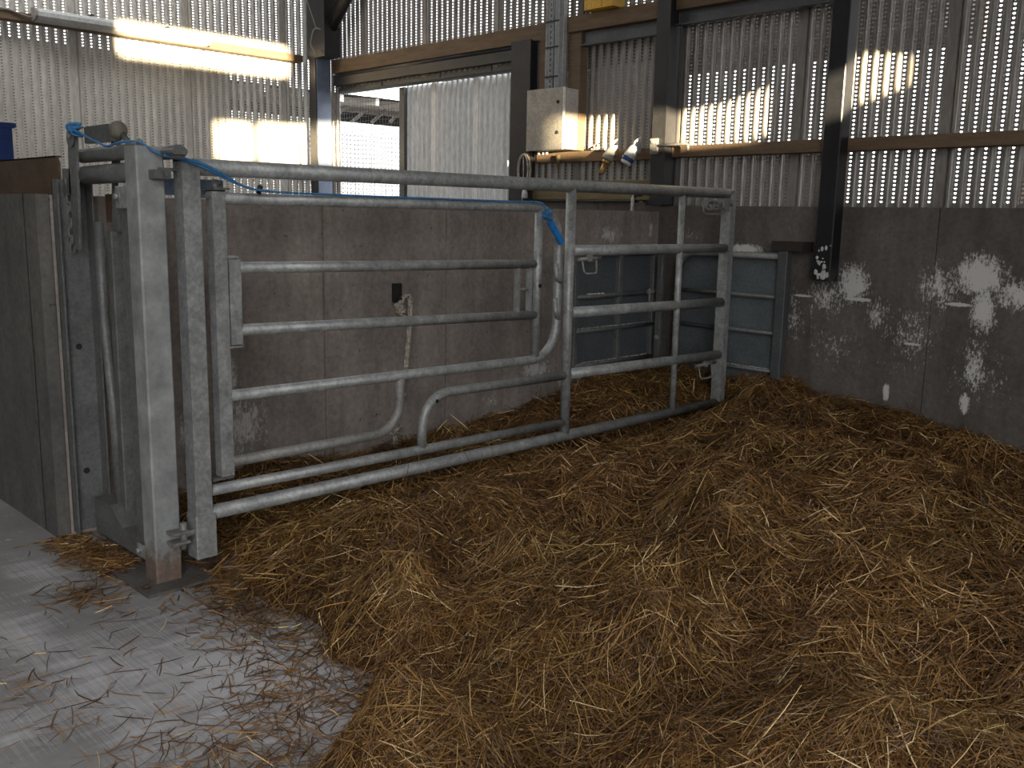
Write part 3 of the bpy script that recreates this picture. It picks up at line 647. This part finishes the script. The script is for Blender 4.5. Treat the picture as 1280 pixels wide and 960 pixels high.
m = MB(); m.prism([(-4.29, .03), (-3.70, .03), (-3.70, .11), (-4.0, .115), (-4.12, .19), (-4.29, .19)], 1, 1.60, 1.69); m.build('threshold_beam', 'galv_dull', Y)
m = MB(); m.box((-3.66, 1.56, 1.545), (-3.45, 1.66, 1.56)); m.box((-3.52, 1.655, 1.49), (-3.46, 1.664, 1.56))
m = MB()
for i in range(9):
    z = 1.61-i*.036; a = i % 2
    pts = []
    for t in range(12):
        an = t*math.pi/6
        dx, dz = .011*math.cos(an), .024*math.sin(an)
        pts.append((-4.335+(dx if a else 0), 1.585+(0 if a else dx), z+dz))
    m.tube(pts, .0045, 6, closed=True)
m.build('chain', 'galv_dull', Y)
m = MB(); m.box((-4.375, 1.575, 1.55), (-4.28, 1.60, 1.665), .004); m.build('wall_bracket', 'galv_dull', Y)

# ------------------------------------------------------------------ pull cord
c = thing('pull_cord', 'blue twine from the yoke latch to a blue tube handle hanging on the gate', 'cord', (-3.49, 2.7, 1.4))
pts = [(-4.20, 1.566, 1.83), (-4.05, 1.565, 1.785), (-3.92, 1.56, 1.757), (-3.81, 1.55, 1.738), (-3.66, 1.53, 1.744), (-3.563, 1.566, 1.747), (-3.52, 1.60, 1.715), (-3.488, 1.65, 1.695), (-3.478, 1.76, 1.668), (-3.478, 1.9, 1.612), (-3.485, 2.03, 1.582), (-3.50, 2.31, 1.576), (-3.51, 2.84, 1.574), (-3.505, 3.47, 1.573), (-3.50, 3.69, 1.573), (-3.495, 3.74, 1.53), (-3.49, 3.757, 1.47)]
def smooth(p, n=5):
    p = [Vector(q) for q in p]; out = []
    for i in range(len(p)-1):
        a, b, cc, d = p[max(i-1, 0)], p[i], p[i+1], p[min(i+2, len(p)-1)]
        for k in range(n):
            t = k/n; out.append(.5*((2*b)+(cc-a)*t+(2*a-5*b+4*cc-d)*t*t+(3*b-a-3*cc+d)*t**3))
    out.append(p[-1]); return out
MB().tube(smooth(pts), .0048, 8).build('twine', 'blue_rope', c)
MB().tube(smooth([(-3.47, 1.62, 1.698), (-3.473, 1.76, 1.678), (-3.47, 1.85, 1.64), (-3.478, 1.92, 1.606)]), .006, 8).build('twine', 'blue_rope', c)
def knot(cc, r, name, par, mat, seed):
    rr = random.Random(seed); m = MB()
    p = [(cc[0]+r*math.sin(t*.9+seed), cc[1]+r*math.cos(t*1.3), cc[2]+r*math.sin(t*.7+1)) for t in range(26)]
    m.tube(smooth(p, 3), r*.28, 6); return m.build(name, mat, par)
knot((-4.19, 1.568, 1.825), .022, 'knot', c, 'blue_rope', 2); knot((-4.15, 1.566, 1.812), .018, 'knot', c, 'blue_rope', 5)
knot((-3.495, 3.742, 1.51), .022, 'knot', c, 'blue_rope', 3)
MB().tube([(-3.505, 2.03, 1.572), (-3.49, 2.03, 1.60)], .011, 8).build('cord_tie', 'black_rubber', c)
a, b = Vector((-3.485, 3.755, 1.475)), Vector((-3.47, 3.842, 1.362))
m = MB(); m.tube([a, b], .019, 14, cap=False); m.tube([b, a], .015, 14, cap=False); m.build('tube_handle', 'blue_tube', c)
MB().tube([(-3.492, 3.75, 1.50), (-3.475, 3.80, 1.43), (-3.465, 3.845, 1.358)], .004, 6).build('twine', 'blue_rope', c)

# ------------------------------------------------------------------ rope on the pen wall
c = thing('rope', 'pale twisted rope tied to a bracket on the pen wall, its lower end dirty', 'rope', (-4.35, 3.42, .12))
def twisted(path, r, mat, name):
    p = smooth(path, 10); m = MB()
    for s in range(3):
        q = []
        for i, v in enumerate(p):
            an = i*.55+s*2.094; q.append(v+Vector((math.cos(an), math.sin(an), 0))*r*.5)
        m.tube(q, r*.62, 6)
    return m.build(name, mat, c)
MB().box((-4.379, 3.385, .99), (-4.355, 3.44, 1.10)).box((-4.36, 3.40, 1.005), (-4.31, 3.43, 1.02)).build('bracket', 'dark_steel', c)
twisted([(-4.335, 3.395, .955), (-4.32, 3.41, 1.0), (-4.325, 3.445, 1.03), (-4.335, 3.48, 1.02), (-4.34, 3.49, .96), (-4.345, 3.485, .8), (-4.345, 3.46, .6)], .015, 'rope', 'rope_length')
twisted([(-4.345, 3.46, .6), (-4.35, 3.43, .45), (-4.35, 3.41, .33), (-4.35, 3.385, .2), (-4.35, 3.375, .12)], .016, 'rope_dirty', 'rope_end')
for z, y, r in ((.46, 3.425, .026), (.225, 3.39, .028)): knot((-4.345, y, z), r, 'rope_knot', c, 'rope_dirty', 4)
for i in range(3): knot((-4.335, 3.405+.006*i, .975-.022*i), .02, 'rope_knot', c, 'rope', 6+i)

# ================================================================== SHEETED CORNER GATES
X1 = -4.31
g1 = thing('sheeted_gate', 'sheeted steel gate folded against the pen wall, two panels wide', 'gate', (X1, 5.4, .45), 'sheeted gates in the pen corner')
MB().box((X1-.03, 4.94, .452), (X1-.024, 5.84, 1.24)).build('sheet_panel', 'gate_sheet', g1)
for y in (4.93, 5.41, 5.82): MB().box((X1-.03, y-.02, .44), (X1+.012, y+.022, 1.30 if y < 5 else 1.25), .003).build('frame_post', 'galv_dull', g1)
for z in (1.245, .95, .71, .465): MB().tube([(X1, 4.93, z), (X1, 5.83, z)], .017, 10).build('frame_rail', 'galv_dull', g1)
m = MB()
for z, ya, yb in ((.967, 5.06, 5.24), (.728, 4.95, 5.8), (.483, 5.0, 5.8)):
    for i in range(int((yb-ya)/.012)):
        m.ball((X1+random.uniform(-.008, .01), ya+i*.012, z), random.uniform(.003, .008 if z < .9 else .012), 6, 4, (1, 1.4, .6))
o = m.build('lime_crust', 'lime', g1); o['kind'] = 'stuff'
m = MB(); m.tube([(X1+.02, 5.72, .955), (X1+.02, 5.86, .955)], .016, 8); m.tube([(X1+.02, 5.75, .98), (X1+.02, 5.75, .85)], .012, 8); m.build('gate_latch', 'galv_dirty', g1)
Y2 = 5.84
g2 = thing('sheeted_gate', 'sheeted steel gate with one rounded top corner, along the back wall', 'gate', (-3.75, Y2, .3), 'sheeted gates in the pen corner')
MB().prism([(-4.10, .33), (-3.26, .33), (-3.26, 1.25), (-3.98, 1.25), (-4.06, 1.21), (-4.10, 1.13)], 1, Y2+.03, Y2+.036).build('sheet_panel', 'gate_sheet', g2)
MB().tube(fillet([(-4.10, Y2, .33), (-4.10, Y2, 1.262), (-3.25, Y2, 1.262)], .13), .022, 12).build('frame_tube', 'galv_dirty', g2)
for z in (.985, .735, .47): MB().tube([(-4.09, Y2, z), (-3.25, Y2, z)], .015, 10).build('frame_rail', 'galv_dull', g2)
MB().tube([(-4.09, Y2, .335), (-3.25, Y2, .335)], .015, 10).build('frame_rail', 'galv_dull', g2)
MB().box((-3.275, Y2-.035, .3), (-3.205, Y2+.035, 1.30), .004).build('hinge_post', 'grey_steel', g2)
M['hb'] = plain('rusty_dark_bracket', (.035, .026, .022), .8); MB().box((-3.33, Y2-.03, 1.30), (-3.10, YB-.001, 1.365), .004).build('hinge_bracket', 'hb', g2)
m = MB()
for i in range(60): m.ball((-3.98+i*.012, Y2-.012+random.uniform(-.01, .005), .487), random.uniform(.003, .007), 6, 4, (1.4, 1, .6))
for i in range(34): m.ball((-3.92+random.uniform(0, .34), Y2+random.uniform(-.01, .02), 1.285), random.uniform(.005, .015), 6, 4, (1.3, 1, .8))
for i in range(26): m.ball((-4.10+random.uniform(-.015, .015), Y2-.02, .5+random.uniform(0, .6)), random.uniform(.003, .006), 6, 4)
o = m.build('lime_crust', 'lime', g2); o['kind'] = 'stuff'
gp = thing('latch_post', 'thin steel post in the pen corner between the two sheeted gates', 'post', (-4.22, 5.80, .2))
MB().box((-4.24, 5.76, .2), (-4.19, 5.80, 1.23), .003).build('post_shaft', 'galv_dull', gp)
m = MB(); bolt(m, (-4.215, 5.76, .62), 1, .013, -.012); m.build('post_bolt', 'galv', gp)

# ================================================================== STRAW
def vn(x, y, s, seed):
    r = np.random.default_rng(seed).random((256, 256)); X = x/s+300.5; Yv = y/s+300.5
    xi = np.floor(X).astype(int); yi = np.floor(Yv).astype(int); fx = X-xi; fy = Yv-yi
    fx = fx*fx*(3-2*fx); fy = fy*fy*(3-2*fy); a, b = xi % 256, (xi+1) % 256; cc, d = yi % 256, (yi+1) % 256
    return (r[a, cc]*(1-fx)+r[b, cc]*fx)*(1-fy)+(r[a, d]*(1-fx)+r[b, d]*fx)*fy
CP = np.array([
 (-4.35,1.7,.02),(-4.1,2.1,.08),(-4.3,2.3,.16),(-4.3,2.7,.14),(-4.3,3.3,.10),(-4.3,3.7,.13),(-4.3,4.3,.2),(-4.3,4.8,.28),(-4.3,5.3,.38),(-4.3,5.9,.43),
 (-3.9,2.5,.12),(-3.9,3.3,.12),(-3.9,4.2,.2),(-3.9,5.,.3),(-3.9,5.8,.42),
 (-3.53,1.8,.04),(-3.53,2.1,.1),(-3.53,2.5,.12),(-3.53,3,.14),(-3.53,3.5,.15),(-3.53,4,.16),(-3.53,4.5,.165),(-3.53,5,.17),(-3.53,5.3,.18),(-3.53,5.55,.22),(-3.45,5.9,.44),
 (-3.2,1.9,.1),(-3.2,2.3,.17),(-3.2,3.2,.19),(-3.2,4.2,.2),(-3.3,4.8,.2),(-3.2,5.0,.27),(-3.36,5.35,.24),(-3.22,5.55,.42),(-3.2,5.9,.43),
 (-2.8,1.8,.08),(-2.8,2.1,.19),(-2.8,2.6,.21),(-2.8,3.4,.2),(-2.8,4.2,.25),(-2.85,4.8,.31),(-2.88,5.4,.37),(-2.88,5.9,.33),
 (-2.3,1.65,.07),(-2.3,2,.22),(-2.3,2.6,.24),(-2.3,3.3,.23),(-2.3,4.2,.22),(-2.3,5,.27),(-2.37,5.9,.29),(-2.04,5.9,.24),(-1.67,5.9,.18),(-1,5.9,.14),
 (-1.6,1.,.08),(-1.6,1.4,.2),(-1.6,2,.27),(-1.6,3,.25),(-1.6,4,.2),(-1.6,5,.2),(-.8,.5,.15),(-.8,1.2,.27),(-.8,2,.3),(-.8,3,.28),(-.8,4.5,.2),(0,0.5,.25),(0,2,.3),(0,4,.25),(0,5.9,.1),(1.2,1,.25),(1.2,4,.2),(1.2,5.9,.12)])
EX = np.array([-4.5,-3.75,-3.5,-3.2,-2.8,-2.4,-2.15,-2.0,-1.8,-1.5,-1.0,-.5,0,1.5]); EY = np.array([1.64,1.78,1.78,1.79,1.80,1.70,1.52,1.3,1.05,.75,.3,-.1,-.4,-1.])
NX, NY, X0, Y0, DX = 300, 380, -4.378, -1.1, .0186
gx = X0+np.arange(NX)*DX; gy = Y0+np.arange(NY)*DX; GX, GY = np.meshgrid(gx, gy, indexing='ij')
num = np.zeros_like(GX); den = np.zeros_like(GX)
for px, py, pz in CP:
    w = 1/((GX-px)**2+(GY-py)**2+.02)**1.6; num += w*pz; den += w
HG = num/den
lump = (vn(GX, GY, .55, 1)-.5)*.2+(vn(GX+.3*GY, GY, .27, 2)-.5)*.17+(vn(GX, GY, .12, 3)-.5)*.065
edge_y = np.interp(GX, EX, EY)+(vn(GX, GY, .3, 5)-.5)*.16
fall = np.clip((GY-edge_y)/.32, 0, 1); fall = fall*(2-fall)
wallcalm = np.clip((5.956-GY)/.5, .25, 1)*np.clip((GX+4.4)/.4, .3, 1)*(1-.9*np.exp(-((GX-XG-.1)/.3)**2)*np.clip((5.75-GY)/.15, 0, 1))
HG = HG-.075*np.exp(-((GX-XG)/.15)**2)*np.clip((GY-3.6)/.6, 0, 1)*np.clip((5.62-GY)/.12, 0, 1)
HG = np.where(fall > 0, np.maximum((HG+lump*wallcalm)*fall, .004*fall), -.01)
def H(x, y):
    u = np.clip((x-X0)/DX, 0, NX-1.001); v = np.clip((y-Y0)/DX, 0, NY-1.001); i = u.astype(int); j = v.astype(int); fu = u-i; fv = v-j
    return (HG[i, j]*(1-fu)+HG[i+1, j]*fu)*(1-fv)+(HG[i, j+1]*(1-fu)+HG[i+1, j+1]*fu)*fv
def mesh_np(name, V, F, mat, attrs=None, smooth=False):
    me = bpy.data.meshes.new(name); nF, k = F.shape
    me.vertices.add(len(V)); me.vertices.foreach_set('co', V.astype(np.float32).ravel())
    me.loops.add(nF*k); me.loops.foreach_set('vertex_index', F.astype(np.int32).ravel())
    me.polygons.add(nF); me.polygons.foreach_set('loop_start', (np.arange(nF)*k).astype(np.int32))
    try: me.polygons.foreach_set('loop_total', np.full(nF, k, np.int32))
    except Exception: pass
    me.update(calc_edges=True)
    for n, a in (attrs or {}).items():
        at = me.attributes.new(n, 'FLOAT', 'POINT'); at.data.foreach_set('value', a.astype(np.float32))
    me.polygons.foreach_set('use_smooth', np.full(nF, smooth))
    me.materials.append(M[mat]); o = bpy.data.objects.new(name, me); COL.objects.link(o); return o
idx = np.arange(NX*NY).reshape(NX, NY)
F = np.stack([idx[:-1, :-1], idx[1:, :-1], idx[1:, 1:], idx[:-1, 1:]], -1).reshape(-1, 4)
zq = HG.ravel()[F]; F = F[(zq.max(1) > 0)]
V = np.stack([GX, GY, np.maximum(HG-.028, -.02)], -1).reshape(-1, 3)
bed = mesh_np('straw_bedding', V, F, 'straw_base', smooth=True)
tag(bed, 'deep brown straw bedding covering the pen floor', 'straw', kind='stuff')

R0 = np.array([ -0.70632, 0.70789]); R0 = R0/np.linalg.norm(R0)
def strands(n, sampler, lmin, lmax, lift=.02, tilt=.2, align=.55, k=5):
    xs, ys = sampler(n); n = len(xs)
    d = np.hypot(xs, ys); L = rng.uniform(lmin, lmax, n)*np.where(rng.random(n) < .12, 1.5, 1)
    flow = vn(xs, ys, .35, 21)*2*np.pi*1.3+vn(xs, ys, .9, 22)*4
    th = np.where(rng.random(n) < align, flow+rng.normal(0, .45, n), rng.uniform(0, 2*np.pi, n))
    bend = rng.normal(0, 1.1, n)/L*.35; el = rng.normal(.0, tilt, n); el = np.where(rng.random(n) < .02, el+rng.uniform(.2, .6, n), el)
    kink = rng.normal(0, .35, n)*(rng.random(n) < .35); kpos = rng.integers(1, k-1, n)
    wd = rng.uniform(.0008, .0018, n)*np.clip(d/2.6, .85, 1.7); roll = rng.uniform(-1.1, 1.1, n)
    off = rng.uniform(-.016, lift, n)
    t = np.linspace(-.5, .5, k); P = np.zeros((n, k, 3)); cx, cy = xs.copy(), ys.copy(); ang = th.copy()
    seg = L/(k-1)
    px, py = np.zeros((n, k)), np.zeros((n, k))
    for i in range(k):
        if i:
            a = th+bend*L*t[i]+np.where(kpos < i, kink*2, 0); px[:, i] = px[:, i-1]+np.cos(a)*seg; py[:, i] = py[:, i-1]+np.sin(a)*seg
    px += (xs-px.mean(1))[:, None]; py += (ys-py.mean(1))[:, None]
    px = np.clip(px, XP+.006, 3.9); py = np.minimum(py, YB-.008)
    z = H(px, py); zc = np.maximum(z, 0)
    # blend of following the bed and lying straight across it
    zl = zc.mean(1, keepdims=True)+(zc[:, -1:]-zc[:, :1])*t[None]
    P[..., 0] = px; P[..., 1] = py
    P[..., 2] = np.maximum(zc*.55+zl*.45+off[:, None]+(t[None]*L[:, None])*np.tan(np.clip(el, -.8, 1.1))[:, None], np.maximum(zc*.2, .002)+.002)
    T = np.gradient(P, axis=1); T /= np.linalg.norm(T, axis=2, keepdims=True)+1e-9
    S_ = np.cross(T, np.array([0, 0, 1.])); S_ /= np.linalg.norm(S_, axis=2, keepdims=True)+1e-9
    N_ = np.cross(S_, T); W = S_*np.cos(roll)[:, None, None]+N_*np.sin(roll)[:, None, None]
    taper = np.array([.6]+[1]*(k-2)+[.5])[None, :, None]
    A = P+W*wd[:, None, None]*taper; B = P-W*wd[:, None, None]*taper
    Vv = np.stack([A, B], 2).reshape(-1, 3); Vv[:, 2] = np.maximum(Vv[:, 2], .0015)
    b = (np.arange(n)*k*2)[:, None]+(np.arange(k-1)*2)[None]
    Ff = np.stack([b, b+1, b+3, b+2], -1).reshape(-1, 4)
    clump = vn(xs, ys, .3, 31)*.6+vn(xs, ys, .12, 32)*.4
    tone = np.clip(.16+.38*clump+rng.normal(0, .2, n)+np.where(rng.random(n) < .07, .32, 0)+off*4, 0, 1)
    hue = np.clip(vn(xs, ys, .5, 33)*1.6-.4+rng.normal(0, .2, n), 0, 1)
    return Vv, Ff, np.repeat(tone, k*2), np.repeat(hue, k*2)
def bed_sampler(n):
    out = []
    got = 0
    while got < n:
        x = rng.uniform(-4.36, 1.0, 400000); y = rng.uniform(-.9, 5.94, 400000)
        d = np.hypot(x, y); az = (x*R0[0]+y*R0[1])/np.maximum(d, .01)
        ok = (az > .72) & (y > np.interp(x, EX, EY)+(vn(x, y, .3, 5)-.5)*.16-.0) & (rng.random(400000) < np.clip((1.75/np.maximum(d, .4))**1.7, .13, 1))
        # thin out towards the ragged edge
        e = np.clip((y-np.interp(x, EX, EY)-(vn(x, y, .3, 5)-.5)*.16)/.22, .3, 1); ok &= rng.random(400000) < e
        out.append(np.stack([x[ok], y[ok]], 1)); got += ok.sum()
    a = np.concatenate(out)[:n]; return a[:, 0], a[:, 1]
parts = [strands(245000, bed_sampler, .04, .11, .022, .3, .22, 4), strands(66000, bed_sampler, .1, .2, .036, .24, .2, 5)]
def join(parts):
    o = 0; Vs, Fs, T_, Hh = [], [], [], []
    for v, f, t, h in parts: Vs.append(v); Fs.append(f+o); o += len(v); T_.append(t); Hh.append(h)
    return np.concatenate(Vs), np.concatenate(Fs), np.concatenate(T_), np.concatenate(Hh)
v, f, t, h = join(parts)
s_ = mesh_np('straw_strands', v, f, 'straw', {'tone': t, 'hue': h}); s_.parent = bed; s_['kind'] = 'stuff'
# loose straws on the swept floor
def loose_sampler(n):
    xs, ys = [], []
    for cx, cy, sx, sy, w in ((-4.15, 1.46, .22, .05, .17), (-3.95, 1.52, .15, .05, .15), (-3.62, 1.30, .1, .06, .05), (-2.6, 1.6, .4, .13, .17), (-2.1, 1.15, .18, .16, .16), (-2.95, 1.66, .25, .1, .08), (-2.7, 1.1, .5, .25, .05), (-3.0, .9, .3, .1, .03), (-3.25, 1.70, .2, .05, .1), (-2.35, 1.42, .16, .14, .16), (-2.0, 1.05, .14, .16, .1), (-3.9, 1.75, .25, .1, .12)):
        k = int(n*w); xs.append(rng.normal(cx, sx, k)); ys.append(rng.normal(cy, sy, k))
    return np.concatenate(xs), np.concatenate(ys)
v, f, t, h = strands(2600, loose_sampler, .04, .13, .012, .1, .2, 5)
lo = mesh_np('loose_straw', v, f, 'straw', {'tone': np.clip(t+.04, 0, 1), 'hue': h}); tag(lo, 'thin loose straws strewn over the pale concrete floor', 'straw', kind='stuff')

# ================================================================== LIGHT
W = bpy.data.worlds.new('sky'); SC.world = W; W.use_nodes = True
bg = W.node_tree.nodes['Background']; bg.inputs['Color'].default_value = (.98, .98, 1., 1); bg.inputs['Strength'].default_value = 3.2
s = bpy.data.lights.new('sun', 'SUN'); s.energy = 24.; s.color = (1, .8, .5); s.angle = math.radians(.6)
so = bpy.data.objects.new('sun', s); COL.objects.link(so)
d = Vector((-.93, .36, -.035)); so.rotation_euler = d.to_track_quat('-Z', 'Y').to_euler(); so.location = (8, -2, 4)
def portal(name, loc, rot, sx, sy):
    l = bpy.data.lights.new(name, 'AREA'); l.shape = 'RECTANGLE'; l.size = sx; l.size_y = sy; l.cycles.is_portal = True
    o = bpy.data.objects.new(name, l); o.location = loc; o.rotation_euler = rot; COL.objects.link(o)
for n_, k in enumerate(SKY): portal('roof_portal', ((k[0]+k[1])/2, (k[2]+k[3])/2, ZR+.11), (0, 0, 0), k[1]-k[0], k[3]-k[2])
portal('door_portal', (XE+.02, (DOOR[0]+DOOR[1])/2, 2.2), (0, math.pi/2, 0), 4.4, DOOR[1]-DOOR[0])

# ================================================================== CAMERA
cam = bpy.data.cameras.new('camera'); cam.sensor_width = 36; cam.lens = 36*1176.08/1280; cam.clip_start = .05
co = bpy.data.objects.new('camera', cam); COL.objects.link(co)
yaw, pitch, roll = -.784070047, .17686262, .019116964
fw = Vector((math.sin(yaw)*math.cos(pitch), math.cos(yaw)*math.cos(pitch), -math.sin(pitch))); rt = Vector((math.cos(yaw), -math.sin(yaw), 0)); up = rt.cross(fw)
r2_ = rt*math.cos(roll)+up*math.sin(roll); u2 = r2_.cross(fw)
co.matrix_world = Matrix(((r2_.x, u2.x, -fw.x, 0), (r2_.y, u2.y, -fw.y, 0), (r2_.z, u2.z, -fw.z, 1.5), (0, 0, 0, 1)))
SC.camera = co
for o in bpy.data.objects:
    if '_o' in o: del o['_o']
SC.view_settings.view_transform = 'Standard'; SC.view_settings.look = 'None'; SC.view_settings.gamma = 1; SC.view_settings.use_curve_mapping = False
SC.view_settings.exposure = 1.0
SC.cycles.use_denoising = True; SC.cycles.max_bounces = 8; SC.cycles.diffuse_bounces = 5; SC.cycles.glossy_bounces = 3; SC.cycles.sample_clamp_indirect = 6; SC.cycles.caustics_reflective = False
